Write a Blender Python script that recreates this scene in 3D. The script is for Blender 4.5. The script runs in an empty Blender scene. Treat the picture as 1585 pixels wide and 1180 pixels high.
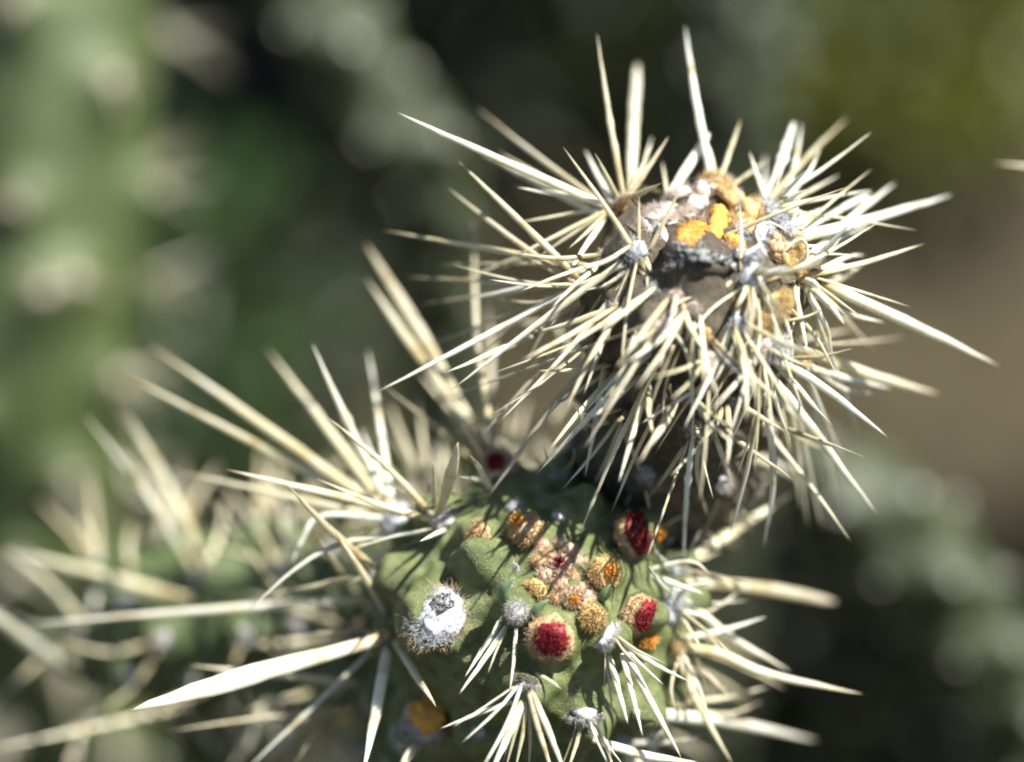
import bpy, math, random
import numpy as np
from mathutils import Vector, Matrix, Quaternion
from mathutils.bvhtree import BVHTree

random.seed(7)
scene = bpy.context.scene
col = scene.collection

# ------------------------------------------------------------------ camera
TILT = math.radians(40)          # looking down at the stem tips
D = 0.30                         # distance of the focus plane (m)
HEIGHT = 0.55                    # height of the focus point above the soil
LENS = 85.0
PX = (36.0 / LENS * D) / 1585.0  # one photo pixel at the focus plane, in metres
R_ = Vector((1, 0, 0))
U_ = Vector((0, math.sin(TILT), math.cos(TILT)))
B_ = Vector((0, -math.cos(TILT), math.sin(TILT)))
F_ = Vector((0, 0, HEIGHT))
CAM = F_ + B_ * D

cam_data = bpy.data.cameras.new('camera')
cam_data.lens = LENS
cam_data.sensor_width = 36.0
cam_data.clip_start = 0.01
cam_data.clip_end = 500.0
cam_data.dof.use_dof = True
cam_data.dof.focus_distance = D - 0.005
cam_data.dof.aperture_fstop = 5.0
cam_data.dof.aperture_blades = 0
cam = bpy.data.objects.new('camera', cam_data)
cam.location = CAM
cam.rotation_euler = (math.pi / 2 - TILT, 0, 0)
col.objects.link(cam)
scene.camera = cam

# ------------------------------------------------------------------ light
SUN = (R_ * 0.46 + U_ * 0.72 + B_ * 0.52).normalized()    # towards the sun
elev = math.asin(SUN.z)
world = bpy.data.worlds.new('World')
scene.world = world
world.use_nodes = True
wn = world.node_tree.nodes
wl = world.node_tree.links
sky = wn.new('ShaderNodeTexSky')
sky.sky_type = 'NISHITA'
sky.sun_disc = False
sky.sun_elevation = elev
sky.sun_rotation = math.atan2(SUN.x, SUN.y)
wl.new(sky.outputs[0], wn['Background'].inputs[0])
wn['Background'].inputs[1].default_value = 0.05
sun_data = bpy.data.lights.new('sun', 'SUN')
sun_data.energy = 5.0
sun_data.angle = math.radians(0.53)
sun_data.color = (1.0, 0.968, 0.915)
sun = bpy.data.objects.new('sun', sun_data)
sun.rotation_euler = SUN.to_track_quat('Z', 'Y').to_euler()
sun.location = F_ + SUN * 3
col.objects.link(sun)
scene.view_settings.view_transform = 'Standard'
scene.view_settings.look = 'None'
scene.view_settings.exposure = 1.52
scene.view_settings.gamma = 1.0
scene.view_settings.use_curve_mapping = False
scene.cycles.filter_width = 2.0
scene.cycles.max_bounces = 8
scene.cycles.transparent_max_bounces = 8


# ------------------------------------------------------------------ helpers
def P(px, py, z=0.0):
    """photo pixel + distance towards the camera from the focus plane (cm) -> world point"""
    zm = z * 0.01
    s = (D - zm) / D
    return F_ + R_ * ((px - 792.5) * PX * s) + U_ * (-(py - 590.0) * PX * s) + B_ * zm


def ray(px, py):
    return (P(px, py, 0) - CAM).normalized()


def ground_point(px, py):
    d = ray(px, py)
    t = -CAM.z / d.z
    return CAM + d * t


def depth_of(p):
    return (p - F_).dot(B_) * 100.0


def new_mat(name):
    m = bpy.data.materials.new(name)
    m.use_nodes = True
    nt = m.node_tree
    return m, nt, nt.nodes['Principled BSDF'], nt.nodes['Material Output']


def ramp(nt, stops):
    r = nt.nodes.new('ShaderNodeValToRGB')
    el = r.color_ramp.elements
    while len(el) > 1:
        el.remove(el[-1])
    el[0].position = stops[0][0]
    el[0].color = (*stops[0][1], 1)
    for p, c in stops[1:]:
        e = el.new(p)
        e.color = (*c, 1)
    return r


def mixrgb(nt, fac, a, b, mode='MIX'):
    n = nt.nodes.new('ShaderNodeMix')
    n.data_type = 'RGBA'
    n.blend_type = mode
    for sock, val in ((n.inputs[0], fac), (n.inputs[6], a), (n.inputs[7], b)):
        if hasattr(val, 'links'):
            nt.links.new(val, sock)
        elif isinstance(val, (int, float)):
            sock.default_value = val
        else:
            sock.default_value = (*val, 1)
    return n.outputs[2]


def noise(nt, scale, detail=3.0, vec=None, rough=0.5):
    n = nt.nodes.new('ShaderNodeTexNoise')
    n.inputs['Scale'].default_value = scale
    n.inputs['Detail'].default_value = detail
    n.inputs['Roughness'].default_value = rough
    if vec is not None:
        nt.links.new(vec, n.inputs['Vector'])
    return n


def translucent(nt, bsdf, out, colour, amount):
    t = nt.nodes.new('ShaderNodeBsdfTranslucent')
    nt.links.new(colour, t.inputs['Color'])
    mx = nt.nodes.new('ShaderNodeMixShader')
    mx.inputs[0].default_value = amount
    nt.links.new(bsdf.outputs[0], mx.inputs[1])
    nt.links.new(t.outputs[0], mx.inputs[2])
    nt.links.new(mx.outputs[0], out.inputs['Surface'])


def spine_mat(name, stops, pale, pale_amt):
    m, nt, b, out = new_mat(name)
    at = nt.nodes.new('ShaderNodeAttribute')
    at.attribute_name = 't'
    r = ramp(nt, stops)
    nt.links.new(at.outputs['Fac'], r.inputs[0])
    oi = nt.nodes.new('ShaderNodeObjectInfo')
    tc = nt.nodes.new('ShaderNodeTexCoord')
    mp = nt.nodes.new('ShaderNodeMapping')
    mp.inputs['Scale'].default_value = (1, 1, 0.32)
    nt.links.new(tc.outputs['Object'], mp.inputs['Vector'])
    nt.links.new(oi.outputs['Random'], mp.inputs['Location'])
    n1 = noise(nt, 700, 4, mp.outputs[0], 0.6)
    rr = ramp(nt, [(0.40, (0, 0, 0)), (0.62, (1, 1, 1))])
    nt.links.new(n1.outputs['Fac'], rr.inputs[0])
    mul = nt.nodes.new('ShaderNodeMath')
    mul.operation = 'MULTIPLY'
    nt.links.new(rr.outputs[0], mul.inputs[0])
    mul.inputs[1].default_value = pale_amt
    c = mixrgb(nt, mul.outputs[0], r.outputs[0], pale)
    # every spine a little darker or lighter, cooler or warmer
    r2 = ramp(nt, [(0, (0.80, 0.78, 0.70)), (0.5, (0.94, 0.93, 0.90)), (1, (1.0, 1.0, 1.0))])
    nt.links.new(oi.outputs['Random'], r2.inputs[0])
    c = mixrgb(nt, 1.0, c, r2.outputs[0], 'MULTIPLY')
    # worn and sheathed stretches along the length
    ma = nt.nodes.new('ShaderNodeMath')
    ma.operation = 'MULTIPLY_ADD'
    nt.links.new(oi.outputs['Random'], ma.inputs[0])
    ma.inputs[1].default_value = 90.0
    mb = nt.nodes.new('ShaderNodeMath')
    mb.operation = 'MULTIPLY'
    nt.links.new(at.outputs['Fac'], mb.inputs[0])
    mb.inputs[1].default_value = 5.0
    nt.links.new(mb.outputs[0], ma.inputs[2])
    cx = nt.nodes.new('ShaderNodeCombineXYZ')
    nt.links.new(ma.outputs[0], cx.inputs[0])
    n3 = noise(nt, 1.0, 3, cx.outputs[0], 0.6)
    r4 = ramp(nt, [(0.36, (.74, .64, .44)), (0.47, (1, 1, 1))])
    nt.links.new(n3.outputs['Fac'], r4.inputs[0])
    c = mixrgb(nt, 1.0, c, r4.outputs[0], 'MULTIPLY')
    # fine brown flecks
    n2 = noise(nt, 2600, 3, mp.outputs[0], 0.6)
    r3 = ramp(nt, [(0.62, (1, 1, 1)), (0.76, (0.80, 0.70, 0.52))])
    nt.links.new(n2.outputs['Fac'], r3.inputs[0])
    c = mixrgb(nt, 1.0, c, r3.outputs[0], 'MULTIPLY')
    nt.links.new(c, b.inputs['Base Color'])
    b.inputs['Roughness'].default_value = 0.38
    b.inputs['Specular IOR Level'].default_value = 0.5
    bp = nt.nodes.new('ShaderNodeBump')
    bp.inputs['Strength'].default_value = 0.35
    bp.inputs['Distance'].default_value = 0.0002
    nt.links.new(n1.outputs['Fac'], bp.inputs['Height'])
    nt.links.new(bp.outputs[0], b.inputs['Normal'])
    translucent(nt, b, out, c, 0.36)
    return m


SP = {
    'p': spine_mat('spine_cream', [(0, (.36, .24, .08)), (.05, (.62, .53, .28)), (.18, (.78, .76, .57)),
                                   (.75, (.82, .81, .67)), (.97, (.78, .75, .60)), (1, (.45, .34, .2))],
                  (.90, .90, .84), .8),
    'y': spine_mat('spine_straw', [(0, (.30, .19, .06)), (.08, (.58, .48, .22)), (.3, (.68, .63, .40)),
                                   (.8, (.72, .68, .49)), (1, (.48, .36, .2))], (.82, .81, .69), .55),
    'n': spine_mat('spine_tan', [(0, (.26, .17, .07)), (.12, (.48, .41, .23)), (.6, (.58, .54, .38)),
                                 (1, (.52, .44, .30))], (.70, .68, .55), .5),
    'g': spine_mat('spine_sheath_white', [(0, (.48, .44, .28)), (.12, (.70, .71, .57)), (.7, (.78, .79, .69)),
                                          (1, (.70, .68, .62))], (.86, .87, .82), .8),
}


def skin_mat(name, c1, c2, c3, bloom, scale=260.0):
    m, nt, b, out = new_mat(name)
    tc = nt.nodes.new('ShaderNodeTexCoord')
    n1 = noise(nt, scale, 5, tc.outputs['Object'], 0.6)
    r = ramp(nt, [(0.32, c1), (0.52, c2), (0.72, c3)])
    nt.links.new(n1.outputs['Fac'], r.inputs[0])
    n2 = noise(nt, scale * 9, 4, tc.outputs['Object'], 0.65)
    r2 = ramp(nt, [(0.52, (0, 0, 0)), (0.75, (.6, .6, .6))])
    nt.links.new(n2.outputs['Fac'], r2.inputs[0])
    c = mixrgb(nt, r2.outputs[0], r.outputs[0], bloom)
    nt.links.new(c, b.inputs['Base Color'])
    b.inputs['Roughness'].default_value = 0.46
    b.inputs['Subsurface Weight'].default_value = 0.12
    b.inputs['Subsurface Radius'].default_value = (0.0006, 0.0009, 0.0003)
    b.inputs['Subsurface Scale'].default_value = 1.0
    bp = nt.nodes.new('ShaderNodeBump')
    bp.inputs['Strength'].default_value = 0.8
    bp.inputs['Distance'].default_value = 0.0004
    nt.links.new(n2.outputs['Fac'], bp.inputs['Height'])
    nt.links.new(bp.outputs[0], b.inputs['Normal'])
    return m


SKIN_GREEN = skin_mat('green_skin', (.048, .064, .014), (.10, .122, .034), (.175, .19, .075), (.28, .30, .19), 420.0)
SKIN_DRY = skin_mat('weathered_skin', (.026, .019, .008), (.066, .051, .026), (.14, .115, .072), (.26, .23, .18), 600.0)
SKIN_PALE = skin_mat('grey_green_skin', (.042, .062, .016), (.064, .087, .027), (.086, .110, .042), (.092, .108, .052), 150.0)
SKIN_GREY = skin_mat('dull_grey_green_skin', (.020, .028, .008), (.030, .040, .012), (.043, .053, .019), (.046, .052, .022), 150.0)


def plain_mat(name, c1, c2, scale=900.0, rough=0.8, trans=0.0, bump=0.0, pos=(.35, .65)):
    m, nt, b, out = new_mat(name)
    tc = nt.nodes.new('ShaderNodeTexCoord')
    n1 = noise(nt, scale, 4, tc.outputs['Object'], 0.6)
    r = ramp(nt, [(pos[0], c1), (pos[1], c2)])
    nt.links.new(n1.outputs['Fac'], r.inputs[0])
    nt.links.new(r.outputs[0], b.inputs['Base Color'])
    b.inputs['Roughness'].default_value = rough
    b.inputs['Specular IOR Level'].default_value = 0.3
    if bump:
        bp = nt.nodes.new('ShaderNodeBump')
        bp.inputs['Strength'].default_value = 1.0
        bp.inputs['Distance'].default_value = bump
        nt.links.new(n1.outputs['Fac'], bp.inputs['Height'])
        nt.links.new(bp.outputs[0], b.inputs['Normal'])
    if trans:
        translucent(nt, b, out, r.outputs[0], trans)
    return m


WOOL = {
    'grey': plain_mat('grey_wool', (.36, .34, .32), (.68, .66, .62), 2500, .9, .15),
    'white': plain_mat('white_wool', (.46, .47, .48), (.74, .75, .75), 2500, .9, .15),
    'pink': plain_mat('pinkish_wool', (.52, .42, .36), (.74, .66, .58), 2500, .9, .15),
    'tan': plain_mat('tan_bristles', (.46, .27, .12), (.72, .55, .33), 2200, .7, .2),
    'orange': plain_mat('orange_bristles', (.70, .28, .03), (.82, .50, .12), 2000, .6, .25),
    'yellow': plain_mat('yellow_wool', (.52, .32, .09), (.76, .60, .32), 2000, .7, .2),
    'pinktan': plain_mat('pink_tan_bristles', (.58, .39, .25), (.78, .63, .48), 2500, .7, .2),
    'red': plain_mat('red_bristles', (.13, .004, .008), (.27, .018, .026), 3000, .55, .1),
    'darkred': plain_mat('dark_red_bristles', (.06, .004, .003), (.16, .012, .008), 3000, .55, .1),
    'brown': plain_mat('brown_bristles', (.12, .07, .035), (.28, .18, .09), 2500, .8, .1),
    'dark': plain_mat('dark_base', (.025, .02, .015), (.09, .07, .05), 2500, .7),
}
LEAF_SMALL = plain_mat('small_leaf_green', (.12, .19, .08), (.24, .31, .17), 800, .45, .2)
CRUST = plain_mat('grey_black_crust', (.015, .015, .017), (.52, .53, .52), 1700, .95, 0, .0008, (.44, .66))
AMBER = plain_mat('amber_tissue', (.62, .20, .015), (.88, .56, .14), 1100, .6, .5, .0008)


def mesh_obj(name, verts, faces, mat, parent=None, loc=None, smooth=True, attr=None):
    """verts in world space (np or list); the object sits at loc (world)"""
    v = np.asarray(verts, dtype=float)
    L = np.array(loc if loc is not None else (0, 0, 0), dtype=float)
    me = bpy.data.meshes.new(name)
    me.from_pydata((v - L).tolist(), [], faces)
    if smooth:
        me.polygons.foreach_set('use_smooth', [True] * len(me.polygons))
    if attr is not None:
        a = me.attributes.new('t', 'FLOAT', 'POINT')
        a.data.foreach_set('value', attr)
    me.materials.append(mat)
    o = bpy.data.objects.new(name, me)
    col.objects.link(o)
    if parent is not None:
        o.parent = parent
        o.location = Vector(L) - wpos(parent)
    else:
        o.location = Vector(L)
    return o


def wpos(o):
    p = Vector((0, 0, 0))
    while o is not None:
        p += o.location
        o = o.parent
    return p


def empty(name, loc, label, cat, group=None):
    o = bpy.data.objects.new(name, None)
    o.empty_display_size = 0.01
    o.location = loc
    o['label'] = label
    o['category'] = cat
    if group:
        o['group'] = group
    col.objects.link(o)
    return o


def perp(n):
    n = Vector(n).normalized()
    a = Vector((0, 0, 1)) if abs(n.z) < .9 else Vector((1, 0, 0))
    x = n.cross(a).normalized()
    return x, n.cross(x).normalized()


def catmull(pts, n):
    pts = [Vector(p) for p in pts]
    if len(pts) == 2:
        return [pts[0].lerp(pts[1], i / (n - 1)) for i in range(n)]
    ext = [pts[0] * 2 - pts[1]] + pts + [pts[-1] * 2 - pts[-2]]
    seg = [(pts[i + 1] - pts[i]).length for i in range(len(pts) - 1)]
    tot = sum(seg)
    out = []
    for k in range(n):
        d = tot * k / (n - 1)
        i = 0
        while i < len(seg) - 1 and d > seg[i]:
            d -= seg[i]
            i += 1
        t = d / seg[i]
        p0, p1, p2, p3 = ext[i:i + 4]
        out.append(0.5 * ((2 * p1) + (p2 - p0) * t + (2 * p0 - 5 * p1 + 4 * p2 - p3) * t * t
                          + (3 * p1 - p0 - 3 * p2 + p3) * t ** 3))
    return out


# ------------------------------------------------------------------ the setting: soil
def soil_mat():
    m, nt, b, out = new_mat('dry_soil')
    tc = nt.nodes.new('ShaderNodeTexCoord')
    n1 = noise(nt, 3.2, 5, tc.outputs['Object'], 0.55)
    r = ramp(nt, [(0.36, (.026, .021, .006)), (0.5, (.044, .034, .011)), (0.66, (.058, .045, .017))])
    nt.links.new(n1.outputs['Fac'], r.inputs[0])
    n2 = noise(nt, 60, 5, tc.outputs['Object'], 0.6)
    r2 = ramp(nt, [(0.35, (.55, .52, .48)), (0.65, (1, 1, 1))])
    nt.links.new(n2.outputs['Fac'], r2.inputs[0])
    c = mixrgb(nt, 1.0, r.outputs[0], r2.outputs[0], 'MULTIPLY')
    nt.links.new(c, b.inputs['Base Color'])
    b.inputs['Roughness'].default_value = 0.95
    bp = nt.nodes.new('ShaderNodeBump')
    bp.inputs['Distance'].default_value = 0.01
    nt.links.new(n2.outputs['Fac'], bp.inputs['Height'])
    nt.links.new(bp.outputs[0], b.inputs['Normal'])
    return m


rng = np.random.default_rng(11)


def build_ground():
    n = 90
    g = np.linspace(-1, 1, n)
    g = np.sign(g) * (np.abs(g) ** 3.2) * 120.0
    X, Y = np.meshgrid(g, g)
    Z = 0.012 * np.sin(X * 5.1 + 1) * np.cos(Y * 4.3) + 0.008 * np.sin(X * 13 + Y * 9)
    Z *= np.exp(-(X ** 2 + Y ** 2) / 30)
    v = np.stack([X, Y, Z], -1).reshape(-1, 3)
    f = [(j * n + i, j * n + i + 1, (j + 1) * n + i + 1, (j + 1) * n + i) for j in range(n - 1) for i in range(n - 1)]
    o = mesh_obj('ground', v, f, soil_mat())
    o['kind'] = 'structure'


build_ground()


# ------------------------------------------------------------------ shrubs on the soil behind (out of focus)
def leaf_mat(name, c1, c2):
    m, nt, b, out = new_mat(name)
    tc = nt.nodes.new('ShaderNodeTexCoord')
    n1 = noise(nt, 40, 3, tc.outputs['Object'])
    r = ramp(nt, [(0.35, c1), (0.65, c2)])
    nt.links.new(n1.outputs['Fac'], r.inputs[0])
    nt.links.new(r.outputs[0], b.inputs['Base Color'])
    b.inputs['Roughness'].default_value = 0.5
    translucent(nt, b, out, r.outputs[0], 0.2)
    return m


LEAF_SHADE = leaf_mat('shade_dark_shrub_leaf', (.009, .014, .002), (.018, .026, .004))  # leaf colour kept near black to stand in for deep background shade
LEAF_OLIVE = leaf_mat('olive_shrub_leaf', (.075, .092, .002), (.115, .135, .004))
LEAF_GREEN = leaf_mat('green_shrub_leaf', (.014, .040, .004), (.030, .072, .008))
BARK = plain_mat('shrub_bark', (.06, .045, .03), (.14, .11, .08), 120, .9)


def tube(path, radii, sides=6):
    """world verts / faces of a tapered tube"""
    V, Fc = [], []
    prev = None
    for k, p in enumerate(path):
        d = (path[min(k + 1, len(path) - 1)] - path[max(k - 1, 0)]).normalized()
        if prev is None:
            x, y = perp(d)
        else:
            x = (prev - d * prev.dot(d)).normalized()
            y = d.cross(x)
        prev = x
        for s in range(sides):
            a = 2 * math.pi * s / sides
            V.append(p + (x * math.cos(a) + y * math.sin(a)) * radii[k])
    for k in range(len(path) - 1):
        for s in range(sides):
            s2 = (s + 1) % sides
            Fc.append((k * sides + s, k * sides + s2, (k + 1) * sides + s2, (k + 1) * sides + s))
    Fc.append(tuple(reversed(range(sides))))
    Fc.append(tuple(range((len(path) - 1) * sides, len(path) * sides)))
    return V, Fc


def shrub(base, radius, height, leaves, leaf_len, mat, label, low=2):
    root = empty('shrub', base, label, 'shrub')
    rnd = random.Random(int(base.x * 1000) + leaves)
    tips = []
    V, Fc = [], []
    for k in range(11):
        a = rnd.uniform(0, 2 * math.pi)
        rr = radius * math.sqrt(rnd.random())
        top = base + Vector((math.cos(a) * rr, math.sin(a) * rr, height * rnd.uniform(.6, 1.0)))
        mid = base.lerp(top, .5) + Vector((rnd.uniform(-1, 1), rnd.uniform(-1, 1), .4)) * radius * .15
        pts = catmull([base + Vector((rnd.uniform(-.01, .01), rnd.uniform(-.01, .01), -.01)), mid, top], 7)
        v, f = tube(pts, [.006 * (1 - .8 * i / 6) for i in range(7)], 5)
        off = len(V)
        V += v
        Fc += [tuple(i + off for i in q) for q in f]
        tips.append(pts)
    mesh_obj('stems', [tuple(v) for v in V], Fc, BARK, root, base)
    V, Fc = [], []
    for k in range(leaves):
        pts = rnd.choice(tips)
        c = pts[rnd.randint(low, 6)] + Vector((rnd.gauss(0, 1), rnd.gauss(0, 1), rnd.gauss(0, .8))) * radius * .26
        if c.z < .01:
            c.z = .01 + rnd.random() * .03
        d = Vector((rnd.gauss(0, 1), rnd.gauss(0, 1), rnd.gauss(.3, .7))).normalized()
        x, y = perp(d)
        a = rnd.uniform(0, math.pi)
        s = x * math.cos(a) + y * math.sin(a)
        L = leaf_len * rnd.uniform(.6, 1.3)
        off = len(V)
        nrm = d.cross(s)
        V += [c, c + d * L * .5 + s * L * .22 + nrm * L * .05, c + d * L, c + d * L * .5 - s * L * .22 + nrm * L * .05]
        Fc += [(off, off + 1, off + 2), (off, off + 2, off + 3)]
    o = mesh_obj('foliage', [tuple(v) for v in V], Fc, mat, root, base, smooth=False)
    o['kind'] = 'stuff'
    return root


shrub(ground_point(620, 260) + Vector((0, .08, 0)), .24, .30, 5200, .020, LEAF_SHADE,
      'leafy shrub coloured dark for the deep shade behind the upper cholla tip')
shrub(ground_point(1250, 1120), .085, .09, 3000, .016, LEAF_SHADE,
      'low leafy shrub coloured dark for the deep shade on the soil below the right spines')
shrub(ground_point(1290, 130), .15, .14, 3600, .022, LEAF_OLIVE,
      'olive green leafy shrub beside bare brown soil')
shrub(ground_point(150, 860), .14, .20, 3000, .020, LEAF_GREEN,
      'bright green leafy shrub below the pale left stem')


shrub(ground_point(330, 1130), .13, .14, 3000, .018, LEAF_SHADE,
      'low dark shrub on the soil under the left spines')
# taller shrubs added out of view: their shade darkens the soil behind the stems
shrub(Vector((.10, 1.03, 0)), .25, 1.0, 12000, .035, LEAF_SHADE,
      'tall dense unseen shrub added so its shade darkens the soil behind the cholla stems', low=4)
shrub(Vector((.40, .42, 0)), .13, .55, 6000, .03, LEAF_SHADE,
      'dense unseen shrub added to shade the soil on the right of the cholla stems')


# ------------------------------------------------------------------ cholla stems
class Stem:
    def __init__(self, name, label, path, radius, dome, skin, tubercles=(), fine=0.06, spacing=.0078, fill=True,
                 sides=150, step=.00045, group=None, tub_h=.0036, tub_w=.0034, neck=None, seed=1):
        """path: world points from the tip down.  tubercles: (px, py, half width px, height px)"""
        self.rnd = random.Random(seed)
        path = [Vector(p) for p in path]
        samples = catmull(path, 400)
        cum = [0.0]
        for i in range(1, len(samples)):
            cum.append(cum[-1] + (samples[i] - samples[i - 1]).length)
        total = cum[-1]
        S = []
        s = 0.0
        while s < min(fine, total):
            S.append(s)
            s += step if s > dome else step * .8
        while s < total:
            S.append(s)
            s += .006
        S.append(total)
        cumn = np.array(cum)
        sam = np.array([tuple(p) for p in samples])
        C = np.stack([np.interp(S, cumn, sam[:, k]) for k in range(3)], -1)
        T = np.gradient(C, np.array(S), axis=0)
        T = -T / np.linalg.norm(T, axis=1)[:, None]      # towards the tip
        X = np.zeros_like(C)
        x = np.array(perp(Vector(T[0]))[0])
        for i in range(len(S)):
            x = x - T[i] * x.dot(T[i])
            x /= np.linalg.norm(x)
            X[i] = x
        Y = np.cross(T, X)
        Sa = np.array(S)
        rad = np.where(Sa < dome, radius * np.sqrt(np.clip(1 - (1 - Sa / dome) ** 2, 0, 1)), radius)
        if neck:
            rad = rad * np.where(Sa < dome, 1, 1 + (neck - 1) * np.clip((Sa - dome) / .03, 0, 1))
        rad = np.maximum(rad, 1e-5)
        A = np.linspace(0, 2 * np.pi, sides, endpoint=False)
        V = (C[:, None, :] + rad[:, None, None] * (np.cos(A)[None, :, None] * X[:, None, :]
                                                   + np.sin(A)[None, :, None] * Y[:, None, :]))
        self.nr, self.ns = V.shape[:2]
        V = V.reshape(-1, 3)
        nr, ns = self.nr, self.ns
        Fc = [(j * ns + i, (j + 1) * ns + i, (j + 1) * ns + (i + 1) % ns, j * ns + (i + 1) % ns)
              for j in range(nr - 1) for i in range(ns)]
        bvh = BVHTree.FromPolygons([Vector(v) for v in V], Fc)
        tvec = np.repeat(T, ns, 0)
        axis_pts = np.repeat(C, ns, 0)
        # outward normals of the smooth body
        nrm = np.zeros_like(V)
        dr = np.gradient(rad, Sa)
        radial = (V - axis_pts) / rad[:, None].repeat(ns, 0).reshape(-1, 1)
        slope = np.repeat(dr, ns)[:, None]
        nrm = radial + tvec * slope
        nrm /= np.linalg.norm(nrm, axis=1)[:, None]
        tub = []
        for (px, py, w, h) in tubercles:
            hit = bvh.ray_cast(CAM, ray(px, py))
            if hit[0] is None:
                # off the silhouette: nearest point of the body to the ray
                best = None
                for zz in np.linspace(-6, 2, 60):
                    q = bvh.find_nearest(P(px, py, zz))
                    if best is None or q[3] < best[3]:
                        best = q
                hit = best
            tub.append((np.array(hit[0]), w * PX, h * PX, True))
        listed = len(tub)
        if fill:
            i, s = 0, dome * .10
            while s < total:
                ds = spacing ** 2 / (2 * math.pi * max(np.interp(s, Sa, rad), spacing * .5))
                a = i * 2.39996 + seed
                j = int(np.searchsorted(Sa, s))
                j = min(j, nr - 1)
                k = int((a % (2 * math.pi)) / (2 * math.pi) * ns) % ns
                p = V[j * ns + k]
                if s < fine and all(np.linalg.norm(p - t[0]) > spacing * .72 for t in tub[:listed]):
                    tub.append((p.copy(), tub_w, tub_h, False))
                i += 1
                s += ds
        # displacement
        g = np.zeros(len(V))
        hh = np.zeros(len(V))
        dirs = nrm.copy()
        for (c, w, h, _) in tub:
            d = V - c
            near = np.where((d * d).sum(1) < (5 * w) ** 2)[0]
            if not len(near):
                continue
            dn = d[near]
            a = (dn * tvec[near]).sum(1)
            c2 = (dn * dn).sum(1) - a * a
            la = np.where(a < 0, 1.7 * w, .85 * w)
            e = np.exp(-((a / la) ** 2 + c2 / w ** 2) ** 1.15)
            val = h * e
            better = val > hh[near]
            hh[near[better]] = val[better]
        V2 = V + (nrm * .92 + tvec * .22) * hh[:, None]
        r = np.random.default_rng(seed)
        ph = r.uniform(0, 6, 6)
        V2 += nrm * (.00018 * (np.sin(V @ np.array([1900, 700, 1100]) + ph[0]) + np.sin(V @ np.array([-800, 1500, 1300]) + ph[1])))[:, None]
        self.V = V2
        self.bvh = BVHTree.FromPolygons([Vector(v) for v in V2], Fc)
        self.axis = C
        base = Vector(C[-1])
        self.root = empty(name, base, label, 'cactus', group)
        self.body = mesh_obj('body', V2, Fc, skin, self.root, base)
        self.tub = tub
        self.areoles = []       # (object, world point, normal)

    def hit(self, px, py):
        h = self.bvh.ray_cast(CAM, ray(px, py))
        return (h[0], h[1]) if h[0] is not None else (None, None)

    def near(self, p):
        q = self.bvh.find_nearest(p)
        return q[0], q[1]

    def surf(self, px, py, z=None):
        p, n = self.hit(px, py)
        if p is None:
            best = None
            zs = [z] if z is not None else np.linspace(-6, 2, 60)
            for zz in zs:
                q = self.bvh.find_nearest(P(px, py, zz))
                if best is None or q[3] < best[3]:
                    best = q
            p, n = best[0], best[1]
        # outward
        k = int(np.argmin(((self.axis - np.array(p)) ** 2).sum(1)))
        out = Vector(np.array(p) - self.axis[k])
        if n.dot(out) < 0 and out.length > 1e-4:
            n = -n
        return p, n

    def smooth_normal(self, p):
        k = int(np.argmin(((self.axis - np.array(p)) ** 2).sum(1)))
        return Vector(np.array(p) - self.axis[k]).normalized()

    # ---- woolly pad with hair
    def areole(self, p, n, r, wool, hairs=90, hair_len=.0011, part='areole', dome=.55, wool2=None, label=None):
        r *= .88
        V, Fc = [], []
        x, y = perp(n)
        lumps = [(0, 0, .72)] + [(self.rnd.uniform(-.6, .6), self.rnd.uniform(-.6, .6), self.rnd.uniform(.35, .6)) for _ in range(5 if hairs else 1)]
        for (lx, ly, lr) in lumps:
            v, f = dome_mesh(p + (x * lx + y * ly) * r - n * r * .15, (n + (x * lx + y * ly) * .5).normalized(), r * lr, r * lr * dome * self.rnd.uniform(.8, 1.6), self.rnd, 4, 10, .22)
            off = len(V)
            V += v
            Fc += [tuple(i + off for i in q) for q in f]
        o = mesh_obj(part, V, Fc, WOOL[wool], self.root, p)
        if label:
            o['label'] = label
        self.areoles.append((o, p, n))
        if hairs:
            V, Fc = hair_mesh(p, n, r * .95, r * dome * .7, int(hairs * 2.2), hair_len * .75, self.rnd, thick=.000028, lean=.35, curl=1.6, seg=5)
            h = mesh_obj('wool', V, Fc, WOOL[wool2 or wool], o, p)
            h['kind'] = 'stuff'
        return o

    def nearest_areole(self, p):
        return min(self.areoles, key=lambda a: (a[1] - p).length)

    # ---- one spine through world points
    def spine(self, pts, w, kind='p', flat=.6, beads=0, taper=None):
        rnd = self.rnd
        par = self.nearest_areole(pts[0])[0]
        n = 14
        line = catmull(pts, n)
        L = sum((line[i + 1] - line[i]).length for i in range(n - 1))
        # slight natural waver
        ax = (line[-1] - line[0]).normalized()
        x, y = perp(ax)
        p1, p2 = rnd.uniform(-1, 1), rnd.uniform(-1, 1)
        for i in range(n):
            t = i / (n - 1)
            k = math.sin(t * math.pi) * L * .010
            line[i] = line[i] + x * (p1 * k) + y * (p2 * k) + (x * rnd.uniform(-1, 1) + y * rnd.uniform(-1, 1)) * w * .035
        view = (CAM - line[n // 2]).normalized()
        prof_t = [0, .06, .18, .38, .6, .8, .93, 1.0]
        prof_r = [.70, .86, .98, .98, .80, .50, .22, .02]
        if taper == 'dagger':
            prof_r = [.50, .53, .60, .78, 1.0, .68, .32, .02]
        elif taper == 'even':
            prof_r = [.75, .85, .9, .95, .9, .8, .6, .25]
        bead_at = [rnd.uniform(.25, .8) for _ in range(beads)]
        rings = 22 if beads else n
        if beads:
            line = catmull(line, rings)
        V, T = [], []
        sides = 8
        prev = None
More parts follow.
